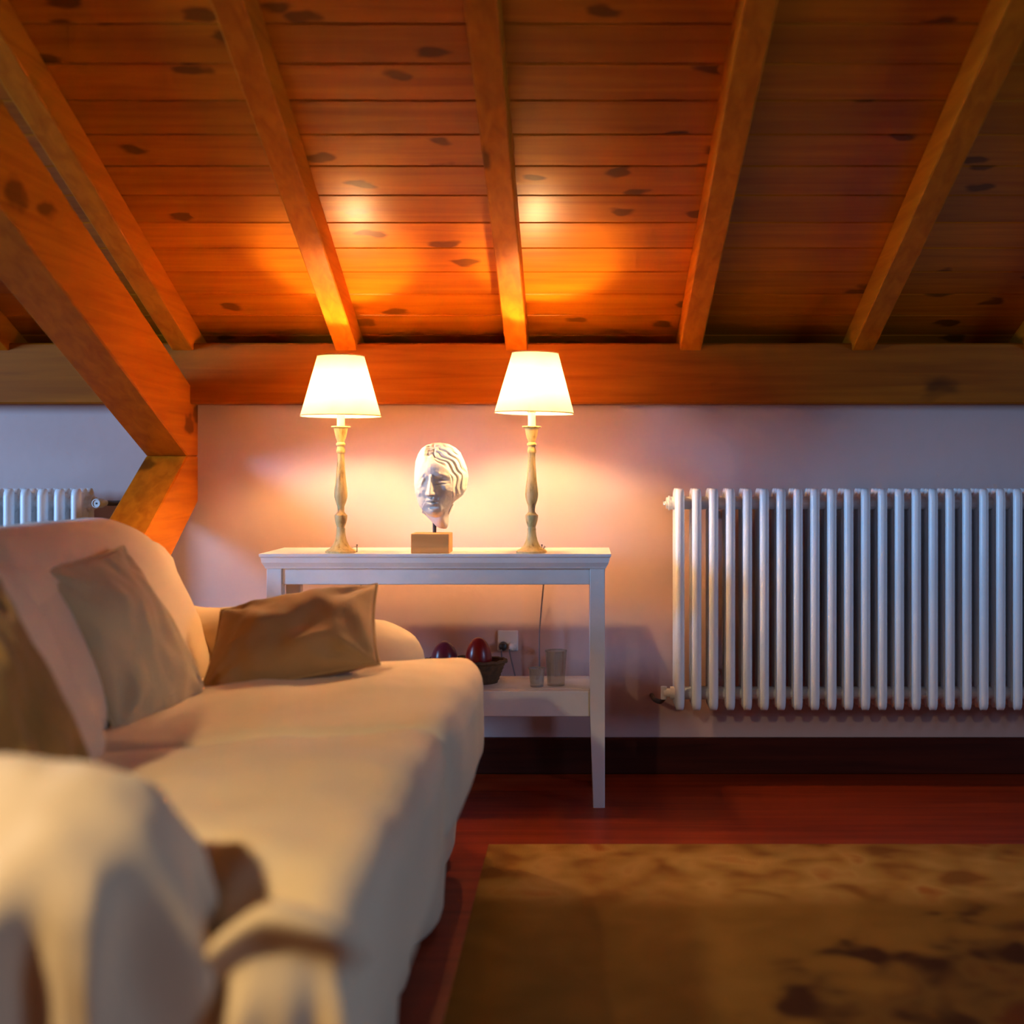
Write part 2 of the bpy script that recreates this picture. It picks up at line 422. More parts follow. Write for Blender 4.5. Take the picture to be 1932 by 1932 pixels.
# ceiling: backing deck with each board as its own piece
ceil_me = bmesh.new()
for (ya, yb) in ((4.4, RIDGE), (RIDGE, BACK-0.15)):
    f = (lambda y: deck(y)) if ya > RIDGE else (lambda y: deck(2*RIDGE - y))
    vs = []
    for dz in (0.024, 0.10):
        vs.append([ceil_me.verts.new((x, y, f(y)+dz)) for x, y in ((ROOM_L-0.15, ya), (ROOM_R+0.15, ya), (ROOM_R+0.15, yb), (ROOM_L-0.15, yb))])
    ceil_me.faces.new(vs[0]); ceil_me.faces.new(vs[1])
    for i in range(4): ceil_me.faces.new((vs[0][i], vs[0][(i+1) % 4], vs[1][(i+1) % 4], vs[1][i]))
ceiling = struct(finish('ceiling', ceil_me, M['backing']))
PITCH = 0.1255
bm = bmesh.new()
hx, w, t, g = 5.6, PITCH/2-0.0003, 0.020, 0.0035
prof = [(-w, 0.003), (-w+g, 0), (w-g, 0), (w, 0.003), (w, t), (-w, t)]
f0 = [bm.verts.new((-hx, y, z)) for y, z in prof]; f1 = [bm.verts.new((hx, y, z)) for y, z in prof]
bm.faces.new(f0); bm.faces.new(f1)
for i in range(6): bm.faces.new((f0[i], f0[(i+1) % 6], f1[(i+1) % 6], f1[i]))
bmesh.ops.recalc_face_normals(bm, faces=bm.faces)
pm = bpy.data.meshes.new('plank'); bm.to_mesh(pm); bm.free(); pm.materials.append(M['plank'])
y = 3.94 + 0.057
PH = math.cos(ANG)*PITCH
k = 0
ys = [3.825 + 0.0575 + PH*i for i in range(-40, 6)]
for y in sorted(ys, reverse=True):
    if y < RIDGE + 0.03 or y > 4.35: continue
    o = mesh_obj('plank', pm, ceiling, (0, y, deck(y)))
    o.rotation_euler = (-ANG, 0, 0)
# the other slope, behind the camera
bm = bmesh.new()
for i in range(38):
    yy = RIDGE - 0.06 - PH*i
    if yy < BACK: break
    z = deck(2*RIDGE-yy)
    vs = [bm.verts.new((x, yy+dy*0.5*PH*0.97, z - dy*-0.5*PH*SL*0.97*1)) for x, dy in ((-hx, -1), (hx, -1), (hx, 1), (-hx, 1))]
    bm.faces.new(vs)
o = finish('plank_field', bm, M['plank'], ceiling); o['kind'] = 'stuff'

# rafters
RAFT = [(-2.44, None), (-1.885, None), (-1.290, None), (-0.769, None), (-0.2137, None), (0.338, None), (0.894, None), (1.45, None), (2.0, None)]
raft_lab = ['pine rafter out past the truss, the one farther from it',
            'pine rafter beyond the roof truss above the half hidden radiator',
            'pine rafter running just above the big roof truss',
            'pine rafter coming down behind the lamp nearer the sofa, lit by its glow',
            'pine rafter coming down behind the lamp nearer the long radiator, lit by its glow',
            'pine rafter between the lit lamps and the long radiator, first unlit one beside the glow',
            'dim pine rafter coming down above the middle of the long radiator',
            'dark pine rafter meeting the beam at the far end of the long radiator',
            'dark pine rafter past the end of the long radiator']
RW, RH = 0.070, 0.100
Y0, Y1 = 4.3, RIDGE
for (x, _), lab in zip(RAFT, raft_lab):
    bm = bmesh.new()
    pts = [(0, 0), (0, RH), (Y1-Y0, RH + SL*(Y0-Y1)), (Y1-Y0, SL*(Y0-Y1))]
    f0 = [bm.verts.new((-RW/2, y, z)) for y, z in pts]; f1 = [bm.verts.new((RW/2, y, z)) for y, z in pts]
    bm.faces.new(f0); bm.faces.new(f1)
    for i in range(4): bm.faces.new((f0[i], f0[(i+1) % 4], f1[(i+1) % 4], f1[i]))
    bmesh.ops.bevel(bm, geom=[e for e in bm.edges if abs(e.verts[0].co.x - e.verts[1].co.x) < 1e-6 and e.calc_length() > 1], offset=0.003, segments=1, affect='EDGES')
    o = finish('rafter', bm, M['beam_y'], None, (x, Y0, under(Y0)-0.002))
    o.rotation_euler = (0, 0, {-0.769: 0.014, 0.338: 0.019, 0.894: 0.017, 1.45: 0.012}.get(x, 0.0))   # not quite parallel
    tag(o, lab, 'rafter', 'exposed roof rafters')

# horizontal beam on top of the wall
bm = bmesh.new(); add_box(bm, (ROOM_L, -0.09, 0), (ROOM_R, 0.10, 0.196), 0.005)
o = finish('wall_plate_beam', bm, M['beam_x'], None, (0, 3.94, 1.209))
tag(o, 'long horizontal pine beam lying along the top of the pink wall', 'beam')

# roof truss: sloping principal and the strut that meets it in a knee at the wall
truss = empty('roof_truss', (-1.333, 2.2, 0), 'heavy pine roof truss of sloping beam and strut meeting in a knee', 'truss')
def side_prism(name, poly, x0, x1, mat, parent, bev=0.004):
    bm = bmesh.new(); o = parent.location
    f0 = [bm.verts.new((x0-o.x, y-o.y, z-o.z)) for y, z in poly]; f1 = [bm.verts.new((x1-o.x, y-o.y, z-o.z)) for y, z in poly]
    bm.faces.new(f0); bm.faces.new(f1); n = len(poly)
    for i in range(n): bm.faces.new((f0[i], f0[(i+1) % n], f1[(i+1) % n], f1[i]))
    if bev: bmesh.ops.bevel(bm, geom=list(bm.edges), offset=bev, segments=1, affect='EDGES')
    return finish(name, bm, mat, parent)
kn = (3.825, 1.041); TX0, TX1 = -1.400, -1.266
top = lambda y: 1.251 + 0.425*(3.898-y)
side_prism('principal_beam', [(3.930, 1.041), (3.930, top(3.930)), (RIDGE, top(RIDGE)), (RIDGE, 1.041+0.428*(3.825-RIDGE)), kn], TX0, TX1, M['beam_y'], truss)
SB = lambda y: 0.862 - 0.628*(3.882-y)
yb = 3.882 - 0.862/0.628; ya = 3.825 - 1.041/0.636
side_prism('strut', [kn, (3.930, 1.041), (3.930, 0.892), (yb, 0.0), (ya, 0.0)], TX0, TX1, M['beam_y'], truss)

# ------------------------------------------------------------------ rug
rug = rbox_mesh('rug', (1.6, 1.42, 0.006), 0.005, (24, 20, 1), None, M['rug'])
rug.location = (1.350, 1.72, 0.0075)
tag(rug, 'large brown patterned rug spread on the dark wooden floor beside the sofa', 'rug')

# ------------------------------------------------------------------ console table
T0, T1 = 3.50, 3.80; TL, TR = -0.950, 0.0823; TZ = 0.749
table = empty('console_table', ((TL+TR)/2, (T0+T1)/2, 0), 'white painted wooden console table carrying two lamps and a plaster head', 'table')
tx, ty = (TL+TR)/2, (T0+T1)/2
def tbox(name, lo, hi, bev=0.002, mat='white'):
    return box(name, (lo[0]-tx, lo[1]-ty, lo[2]), (hi[0]-tx, hi[1]-ty, hi[2]), M[mat], table, bev)
# moulded top: thin slab over an ogee that steps back
bm = bmesh.new()
prof = [(0.0, TZ), (0.0, TZ-0.008), (0.004, TZ-0.012), (0.006, TZ-0.026), (0.013, TZ-0.038), (0.015, TZ-0.044)]
rings = []
for ins, z in prof:
    rings.append([bm.verts.new((x-tx, y-ty, z)) for x, y in ((TL+ins, T0+ins), (TR-ins, T0+ins), (TR-ins, T1), (TL+ins, T1))])
for a, b_ in zip(rings, rings[1:]):
    for i in range(4): bm.faces.new((a[i], a[(i+1) % 4], b_[(i+1) % 4], b_[i]))
bm.faces.new(rings[0]); bm.faces.new(rings[-1])
finish('tabletop', bm, M['white'], table)
AZ = TZ-0.044; AB = 0.657
LW = 0.044
lx0, lx1 = TL+0.018, TR-0.018
ly0, ly1 = T0+0.018, T1-0.01
def leg(x, y, sx, sy):
    """square leg, outer faces straight, inner faces tapering below the shelf"""
    bm = bmesh.new(); rings = []
    for z, w in ((AZ, LW), (0.30, LW), (0.0, LW*0.80)):
        xs = sorted((x, x+sx*w)); ysr = sorted((y, y+sy*w))
        rings.append([bm.verts.new((a-tx, b_-ty, z)) for a, b_ in ((xs[0], ysr[0]), (xs[1], ysr[0]), (xs[1], ysr[1]), (xs[0], ysr[1]))])
    for a, b_ in zip(rings, rings[1:]):
        for i in range(4): bm.faces.new((a[i], a[(i+1) % 4], b_[(i+1) % 4], b_[i]))
    bm.faces.new(rings[0]); bm.faces.new(rings[-1])
    bmesh.ops.bevel(bm, geom=[e for e in bm.edges if abs(e.verts[0].co.z-e.verts[1].co.z) > 0.1], offset=0.002, segments=1, affect='EDGES')
    finish('leg', bm, M['white'], table)
leg(lx0, ly0, 1, 1); leg(lx1, ly0, -1, 1); leg(lx0, ly1, 1, -1); leg(lx1, ly1, -1, -1)
tbox('apron', (lx0+LW, ly0+0.006, AB), (lx1-LW, ly0+0.026, AZ))
tbox('apron', (lx0+LW, ly1-0.026, AB), (lx1-LW, ly1-0.006, AZ))
for xx in (lx0+0.006, lx1-0.026): tbox('apron', (xx, ly0+LW, AB), (xx+0.02, ly1-LW, AZ))
SZ = 0.343
tbox('shelf', (lx0+0.006, ly0+LW, SZ-0.018), (lx1-0.006, ly1-LW, SZ))
tbox('shelf_rail', (lx0+LW, ly0+0.004, SZ-0.075), (lx1-LW, ly0+LW, SZ))
tbox('shelf_rail', (lx0+LW, ly1-LW, SZ-0.075), (lx1-LW, ly1-0.004, SZ))

# ------------------------------------------------------------------ lamps
def make_lamp(x, y, label, dz, tilt, spin):
    L0 = empty('table_lamp', (x, y, TZ), label, 'lamp', 'pair of lit table lamps')
    k = 1/633.0
    P = [(29, 0.5), (29, 3), (27, 5), (20, 8.5), (15.2, 14), (11.5, 22), (9.4, 30), (8.6, 36), (8.0, 41), (8.6, 44), (7.4, 47),
         (7.6, 49), (9.6, 54), (11.2, 60), (11.8, 65), (12.1, 69), (12.0, 70.5), (8.4, 74), (6.6, 77), (6.2, 82), (6.9, 84), (6.3, 86),
         (8.2, 91), (10.6, 98), (12.0, 105), (12.3, 112), (11.6, 121), (10.0, 133), (8.6, 147), (7.4, 163), (6.9, 178), (6.8, 187),
         (8.2, 188.5), (8.5, 192), (7.6, 195), (6.9, 198), (6.7, 200.5), (8.6, 202), (9.0, 204), (8.4, 206), (6.7, 208), (7.6, 212), (9.6, 217),
         (11.2, 224), (12.4, 231), (13.2, 235)]
    P = [(1.0, 0)] + [(29, 0)] + P + [(3.0, 235)]
    lathe('stem', [(r*k, h*k) for r, h in P], M['stem'], L0, 40)
    d = [(13, 234.4), (17.6, 236.2), (18.2, 237.6), (17.4, 238.3), (8, 237.2), (3, 237.2)]
    lathe('drip_pan', [(r*k, h*k) for r, h in d], M['stem'], L0, 40)
    lathe('candle_sleeve', [(7.1*k, 237*k), (7.1*k, 262*k), (6.6*k, 264*k), (2*k, 264*k)], M['candle'], L0, 24)
    lathe('lamp_holder', [(6*k, 262*k), (9.5*k, 268*k), (10.5*k, 271*k), (10.5*k, 274*k), (6*k, 278*k), (5*k, 284*k)], M['candle'], L0, 24)
    # candle bulb
    zb = 1.2000 - TZ + dz
    bp = [(0.004, 0.0), (0.0085, 0.004), (0.0125, 0.013), (0.0145, 0.023), (0.0125, 0.034), (0.008, 0.044), (0.003, 0.052), (0.0006, 0.056)]
    lathe('bulb', [(r, h+zb) for r, h in bp], M['bulb'], L0, 12)
    # shade: open cone with wire rims
    sh = empty('shade_mount', (0, 0, 0)); sh.parent = L0
    bpy.data.objects.remove(sh)
    z0, z1 = 1.156-TZ+dz, 1.334-TZ+dz
    R0, R1 = 0.1185, 0.069
    bm = bmesh.new()
    prof = [(R0 + (R1-R0)*t, z0 + (z1-z0)*t) for t in [i/10 for i in range(11)]]
    add_lathe(bm, prof, 64, closed=False)
    s = finish('shade', bm, M['shade'], L0, None, True)
    s.rotation_euler = (0, tilt, spin)
    for (r, z) in ((R0, z0), (R1, z1)):
        bm = bmesh.new()
        n, mm = 64, 6
        rr = [[bm.verts.new(((r+0.0014*math.cos(2*math.pi*j/mm))*math.cos(2*math.pi*i/n), (r+0.0014*math.cos(2*math.pi*j/mm))*math.sin(2*math.pi*i/n), z+0.0018*math.sin(2*math.pi*j/mm))) for j in range(mm)] for i in range(n)]
        for i in range(n):
            for j in range(mm): bm.faces.new((rr[i][j], rr[(i+1) % n][j], rr[(i+1) % n][(j+1) % mm], rr[i][(j+1) % mm]))
        finish('rim_tape', bm, M['shade'], s, None, True)
    # three thin spokes that carry the shade
    bm = bmesh.new()
    for a in (0.5, 2.6, 4.7):
        add_tube(bm, [(0.010*math.cos(a), 0.010*math.sin(a), 272*k), (R0*0.93*math.cos(a), R0*0.93*math.sin(a), z0+0.022)], 0.0011, 5)
    finish('shade_carrier', bm, M['chrome'], L0)
    return L0
LX, RX, LY = -0.722, -0.153, 3.562
lampA = make_lamp(LX, LY, 'lit table lamp with cream shade on the console end beside the sofa', 0.0, 0.0, 0.3)
lampB = make_lamp(RX, LY, 'lit table lamp with cream shade on the console end beside the long radiator', 0.009, 0.018, 0.0)
# little upright pin at each lamp foot, and the flex of each lamp
for lp, px in ((lampA, 0.046), (lampB, 0.030)):
    bm = bmesh.new(); add_lathe(bm, [(0.0011, 0), (0.0011, 0.020), (0.0028, 0.0205), (0.0026, 0.023), (0.001, 0.0235)], 10, c=(px, 0.012, 0))
    finish('foot_pin', bm, M['rod'], lp, None, True, 40)
o = lampB
tube('flex', spline([(0.012, 0.03, 0.004), (0.03, 0.13, 0.004), (0.03, 0.235, 0.004), (0.030, 0.262, -0.012), (0.027, 0.300, -0.10), (0.018, 0.317, -0.20), (0.011, 0.318, -0.30),
     (0.012, 0.318, -0.40), (0.014, 0.318, -0.46), (-0.015, 0.318, -0.49), (-0.055, 0.315, -0.455), (-0.078, 0.310, -0.375), (-0.086, 0.300, -0.332)], 8), 0.0024, M['cord'], lampB)
tube('flex', spline([(-0.012, 0.03, 0.004), (0.0, 0.13, 0.004), (0.0, 0.235, 0.004), (0.0, 0.262, -0.012), (0.004, 0.300, -0.10), (0.006, 0.317, -0.30), (0.03, 0.318, -0.44), (0.2, 0.318, -0.43), (0.40, 0.318, -0.42), (0.452, 0.316, -0.38), (0.458, 0.300, -0.335)], 8), 0.0024, M['cord'], lampA)

# ------------------------------------------------------------------ wall socket
sk = empty('wall_socket', (-0.247, WALL, 0.435), 'white wall socket with lamp plugs under the console table', 'socket')
box('cover_plate', (-0.034, -0.010, -0.034), (0.034, 0, 0.034), M['white'], sk, 0.004, 2)
lathe('plug', [(0.014, -0.010), (0.0145, -0.03), (0.011, -0.040), (0.004, -0.044)], M['dark'], sk, 20, 'Y', (-0.014, 0, -0.016))
lathe('plug', [(0.013, -0.010), (0.0135, -0.028), (0.010, -0.038), (0.004, -0.042)], M['white'], sk, 20, 'Y', (0.016, 0, -0.018))

# ------------------------------------------------------------------ plaster head on its wooden block
HX, HY = -0.4505, 3.565
head = empty('plaster_head', (HX, HY, TZ), 'white plaster cast of a classical head on a wooden block', 'sculpture')
box('wooden_block', (-0.056, -0.05, 0), (0.056, 0.05, 0.0585), M['block'], head, 0.0015)
lathe('rod', [(0.0058, 0.058), (0.0058, 0.112)], M['rod'], head, 20, 'Z', (0.004, 0.026, 0))
SIL = [(640,215),(760,235),(860,290),(930,360),(980,470),(1022,580),(1040,700),(1025,800),(1005,880),(960,960),(900,1010),(850,1045),(826,1075),(800,1130),(772,1200),(752,1250),(748,1330),(742,1400),(718,1440),(660,1435),(600,1420),(550,1385),(470,1300),(405,1240),(372,1215),(385,1190),(360,1150),(340,1080),(320,990),(300,930),(285,800),(290,620),(305,480),(340,380),(390,300),(460,250),(540,222)]
CU, CV = 640, 800
def radius(th):
    best = 0; dx, dy = math.cos(th), math.sin(th)
    for (a, b_) in zip(SIL, SIL[1:]+SIL[:1]):
        x1, y1, x2, y2 = a[0]-CU, a[1]-CV, b_[0]-CU, b_[1]-CV
        den = dx*(y2-y1) - dy*(x2-x1)
        if abs(den) < 1e-9: continue
        t = (x1*(y2-y1) - y1*(x2-x1))/den; s = (x1*dy - y1*dx)/den
        if -1e-6 <= s <= 1+1e-6 and t > best: best = t
    return best
def G(u, v, cu, cv, su, sv, rot=0.0):
    a, b_ = u-cu, v-cv
    c, s = math.cos(rot), math.sin(rot); a, b_ = a*c+b_*s, -a*s+b_*c
    return math.exp(-(a/su)**2-(b_/sv)**2)
def seg_d(u, v, pts):
    best = 1e9
    for (x1, y1), (x2, y2) in zip(pts, pts[1:]):
        l2 = (x2-x1)**2+(y2-y1)**2; t = max(0, min(1, ((u-x1)*(x2-x1)+(v-y1)*(y2-y1))/l2))
        best = min(best, math.hypot(u-x1-t*(x2-x1), v-y1-t*(y2-y1)))
    return best
HAIRLINE = [(470, 440), (560, 430), (640, 500), (730, 540), (800, 610), (838, 700), (850, 800), (848, 900), (838, 1010), (810, 1090)]
def hair_mask(u, v):
    # right of / above the hairline
    def hl(vv):
        pts = HAIRLINE[1:]
        if vv <= pts[0][1]: return pts[0][0]-80
        for (x1, y1), (x2, y2) in zip(pts, pts[1:]):
            if y1 <= vv <= y2: return x1+(x2-x1)*(vv-y1)/(y2-y1)
        return 1200
    if v < 430: return sstep(455, 490, u)*1.0
    return sstep(-14, 14, u-hl(v))
def relief(u, v, rho):
    z = 0.078*math.sqrt(max(0.0, 1-rho**2.4))
    hm = hair_mask(u, v)
    left = 1-sstep(0, 40, u-(470 - 90*sstep(640, 950, v)))     # smooth broken flank
    left *= (1-sstep(930, 990, v))
    neck = sstep(0, 55, v - (1222 - 165*((u-575)/230)**2))*(1-hm)
    # face mass
    fm = (1-hm)*(1-left)*(1-neck)
    z += 0.016*G(u, v, 600, 830, 260, 430)*(1-neck)
    z += fm*(0.010*G(u, v, 600, 560, 190, 120)                 # forehead
        + 0.004*G(u, v, 705, 665, 115, 34, 0.28) + 0.004*G(u, v, 480, 690, 70, 34, -0.2)     # brows
        - 0.0085*G(u, v, 690, 757, 92, 46) - 0.0085*G(u, v, 480, 768, 60, 46)                   # sockets
        + 0.0085*G(u, v, 695, 768, 58, 30) + 0.008*G(u, v, 480, 775, 42, 30)                   # eyes
        - 0.004*G(u, v, 695, 795, 70, 7) - 0.004*G(u, v, 700, 738, 75, 6, 0.12)
        + 0.008*G(u, v, 770, 880, 70, 90) + 0.006*G(u, v, 440, 890, 55, 90)                    # cheeks
        - 0.005*G(u, v, 655, 985, 26, 60, 0.4) - 0.005*G(u, v, 490, 985, 26, 60, -0.4))
    # nose
    t = (v-660)/290
    if 0 <= t <= 1.15:
        w = 23 + 21*t**2; h = 0.008 + 0.017*min(1, t)
        end = 1-sstep(0.98, 1.10, t)
        z += fm*h*math.exp(-((u-(572-14*t))/w)**2)*end*sstep(-0.02, 0.12, t)
    z += fm*(0.006*G(u, v, 610, 935, 22, 22) + 0.006*G(u, v, 512, 935, 22, 22))
    z += fm*(0.009*G(u, v, 585, 1045, 100, 70) + 0.008*G(u, v, 590, 1020, 62, 15, 0.06) + 0.008*G(u, v, 585, 1078, 52, 17)
        - 0.010*G(u, v, 587, 1049, 66, 7, 0.06) - 0.004*G(u, v, 585, 985, 12, 26)
        - 0.007*G(u, v, 580, 1122, 60, 18) + 0.014*G(u, v, 578, 1175, 75, 45))
    # hair: waves that sweep back from the parting
    cx, cy = 560, 330
    a = math.atan2(v-cy, u-cx); r = math.hypot(u-cx, v-cy)
    dist = seg_d(u, v, HAIRLINE)
    wave = math.sin(dist*0.105 + 1.3*math.sin(a*6.0 + r*0.024) + 0.6*math.sin(r*0.02))
    fine = math.sin(dist*0.30 + 2.6*math.sin(a*6.0 + r*0.024))
    z += hm*(-0.010 + 0.0032*wave + 0.0008*fine + 0.014*math.exp(-(dist/38)**2)*0.6)
    # parting
    z -= hm*0.008*math.exp(-((u-575-0.2*(v-330))/14)**2)*(1-sstep(420, 470, v))
    # the missing side: flat, a little rough along the break
    z += left*(0.006 - 0.004*sstep(400, 300, u))
    z += 0.0035*noise.noise(Vector((u*0.022, v*0.022, 0)))*math.exp(-((u-(455-85*sstep(640, 950, v)))/46)**2)*sstep(560, 700, v)*(1-sstep(960, 1040, v))
    # neck sits back under the jaw
    z -= neck*0.040
    z += neck*0.022*G(u, v, 650, 1330, 120, 200)
    z += 0.0006*noise.noise(Vector((u*0.03, v*0.03, 3.0)))
    return z
bm = bmesh.new(); NA, NR = 220, 96; S = 1/4705.0
def hp(u, v, dep): return ((u-650)*S + 0.024, -dep*0.95 + 0.012, 0.0585 + 0.010 + (1440-v)*S)
cf = bm.verts.new(hp(CU, CV, relief(CU, CV, 0))); rings = []
for j in range(1, NR+1):
    rho = (j/NR)**0.85; ring = []
    for i in range(NA):
        th = 2*math.pi*i/NA; R = radius(th)
        u, v = CU+R*rho*math.cos(th), CV+R*rho*math.sin(th)
        ring.append(bm.verts.new(hp(u, v, relief(u, v, rho))))
    rings.append(ring)
for i in range(NA): bm.faces.new((cf, rings[0][i], rings[0][(i+1) % NA]))
for a, b_ in zip(rings, rings[1:]):
    for i in range(NA): bm.faces.new((a[i], b_[i], b_[(i+1) % NA], a[(i+1) % NA]))
# back of the cast
prev = rings[-1]
for q in (0.97, 0.85, 0.6, 0.3):
    ring = []
    for i in range(NA):
        th = 2*math.pi*i/NA; R = radius(th); u, v = CU+R*q*math.cos(th), CV+R*q*math.sin(th)
        ring.append(bm.verts.new(hp(u, v, -0.030*(1-q*q) - (0.040 if v > 1240 else 0.006))))
    for i in range(NA): bm.faces.new((prev[i], ring[i], ring[(i+1) % NA], prev[(i+1) % NA]))
    prev = ring
bm.faces.new(prev)
finish('cast', bm, M['plaster'], head, None, True)

# ------------------------------------------------------------------ things on the shelf
bk = empty('wicker_basket', (-0.362, 3.67, SZ), 'low brown wicker basket on the console shelf', 'basket')
bm = bmesh.new()
n = 48
def oval(sc_, z, wob=0): return [bm.verts.new((0.125*sc_*math.cos(2*math.pi*i/n), 0.075*sc_*math.sin(2*math.pi*i/n), z)) for i in range(n)]
rr = [oval(0.80, 0.0)] + [oval(0.80+0.2*h/0.066 + (0.012 if q % 2 else -0.006), h) for q, h in enumerate([0.066*i/12 for i in range(1, 13)])] + [oval(0.93, 0.064), oval(0.78, 0.008)]
for a, b_ in zip(rr, rr[1:]):
    for i in range(n): bm.faces.new((a[i], a[(i+1) % n], b_[(i+1) % n], b_[i]))
bm.faces.new(rr[0]); bm.faces.new(rr[-1])
finish('weave', bm, M['wicker'], bk, None, True, 50)
bm = bmesh.new(); pts = [(0.125*math.cos(2*math.pi*i/n), 0.075*math.sin(2*math.pi*i/n), 0.066 + 0.002*math.sin(i*2.6)) for i in range(n+1)]
add_tube(bm, pts, 0.006, 8); finish('braided_rim', bm, M['wicker'], bk, None, True)
def egg(x, y, rx, rz, mat, label):
    e = lathe('egg_ornament', [(max(0.001, rx*math.sin(math.pi*i/18)*(1.0+0.08*math.cos(math.pi*i/18))), rz*(1-math.cos(math.pi*i/18))) for i in range(19)], mat, None, 32, loc=(x, y, SZ+0.0085))
    return tag(e, label, 'ornament', 'glazed ornaments in the basket')
egg(-0.320, 3.66, 0.041, 0.066, M['red'], 'glossy deep red egg shaped ornament standing in the basket')
egg(-0.425, 3.665, 0.042, 0.060, M['plum'], 'glossy plum purple egg shaped ornament standing in the basket')
def tumbler(x, y, r, h, label, stem=False):
    prof = [(0.001, 0), (r*0.78, 0), (r*0.80, 0.003), (r, h), (r-0.0022, h), (r*0.76, 0.008), (0.001, 0.008)]
    g_ = empty('glass_jar', (x, y, SZ), label, 'jar', 'small glass jars on the shelf')
    lathe('jar_body', prof, M['glass'], g_, 32, closed=True)
    lathe('rim', [(r-0.0026, h-0.002), (r+0.001, h-0.002), (r+0.001, h+0.0015), (r-0.0026, h+0.0015)], M['glass'], g_, 32, closed=False)
    return g_
tumbler(-0.139, 3.60, 0.025, 0.055, 'small low clear glass jar on the console shelf')
tumbler(-0.082, 3.62, 0.033, 0.105, 'taller clear glass jar on the console shelf near the table leg')

# ------------------------------------------------------------------ column radiators
RP = 0.0528; RD = 0.046
HEXP = [(0.0022, -0.0190), (0.0075, -0.0165), (0.0125, -0.0105), (0.0148, -0.003), (0.0148, 0.004), (0.0120, 0.0115), (0.0070, 0.0165), (0.0, 0.0180),
        (-0.0070, 0.0165), (-0.0120, 0.0115), (-0.0148, 0.004), (-0.0148, -0.004), (-0.0140, -0.0120), (-0.0105, -0.0170), (-0.0050, -0.0190), (0.0005, -0.0196)]
def section_mesh():
    bm = bmesh.new()
    zlo, zhi = 0.244, 0.937
    for cy in (-RD, 0, RD):
        rings = []
        n = 16
        for z, s in ((zlo, 0.18), (zlo+0.004, 0.55), (zlo+0.012, 0.85), (zlo+0.026, 1.0), (zhi-0.026, 1.0), (zhi-0.012, 0.86), (zhi-0.004, 0.56), (zhi, 0.2)):
            ring = []
            for ex, ey in HEXP:
                ring.append(bm.verts.new((ex*(0.6+0.4*s), cy + ey*s, z)))
            rings.append(ring)
        for a, b_ in zip(rings, rings[1:]):
            for i in range(n): bm.faces.new((a[i], a[(i+1) % n], b_[(i+1) % n], b_[i]))
        bm.faces.new(rings[0]); bm.faces.new(rings[-1])
    for zc in (zhi-0.046, zlo+0.046):
        add_box(bm, (-0.011, -RD-0.004, zc-0.030), (0.011, RD+0.004, zc+0.034), 0.010, 2)
        add_lathe(bm, [(0.0205, -RP/2), (0.0205, RP/2)], 20, 'X', (0, 0, zc))
    bmesh.ops.recalc_face_normals(bm, faces=bm.faces)
    me = bpy.data.meshes.new('section'); bm.to_mesh(me); bm.free(); me.materials.append(M['rad'])
    for p in me.polygons: p.use_smooth = True
    me.set_sharp_from_angle(angle=math.radians(38))
    return me
SEC = section_mesh()
RADY = 3.72 + RD + 0.0175
def radiator(x0, n, label):
    r = empty('column_radiator', (x0, RADY, 0), label, 'radiator')
    for i in range(n): mesh_obj('section', SEC, r, (i*RP, 0, 0))
    return r
# the long one right of the table
x0 = (1283-1100)/605.0
rad = radiator(x0, 25, 'long light grey column radiator on the wall beside the console table')
lathe('end_plug', [(0.0205, -RP/2), (0.023, -RP/2), (0.023, -RP/2-0.006), (0.018, -RP/2-0.007), (0.018, -RP/2-0.013), (0.005, -RP/2-0.014), (0.005, -RP/2-0.022), (0.002, -RP/2-0.023)][::-1], M['rad'], rad, 24, 'X', (0, 0, 0.891))
bm = bmesh.new(); add_lathe(bm, [(0.004, 0), (0.004, -0.010), (0.0015, -0.012)], 10, 'Y', (-RP/2-0.018, 0, 0.886)); add_box(bm, (-RP/2-0.023, -0.003, 0.889), (-RP/2-0.020, 0.003, 0.899))
finish('bleed_screw', bm, M['chrome'], rad, None, True, 40)
bm = bmesh.new(); add_lathe(bm, [(0.014, -RP/2), (0.014, -RP/2-0.022), (0.009, -RP/2-0.024)], 16, 'X', (0, 0, 0.29)); add_lathe(bm, [(0.010, -0.02), (0.010, 0.02)], 16, 'Z', (-RP/2-0.020, 0, 0.29))
finish('valve', bm, M['rad'], rad, None, True, 40)
tube('pipe', spline([(-RP/2-0.020, 0.0, 0.272), (-RP/2-0.030, 0.02, 0.258), (-RP/2-0.045, 0.07, 0.255), (-RP/2-0.05, WALL-RADY-0.002, 0.255)], 6), 0.0075, M['rod'], rad, 10)
for bx in (2.5, 12.5, 22.5):
    box('bracket', (bx*RP-0.006, RD, 0.84), (bx*RP+0.006, WALL-RADY, 0.865), M['rad'], rad)
    box('bracket', (bx*RP-0.006, RD, 0.33), (bx*RP+0.006, WALL-RADY, 0.345), M['rad'], rad)
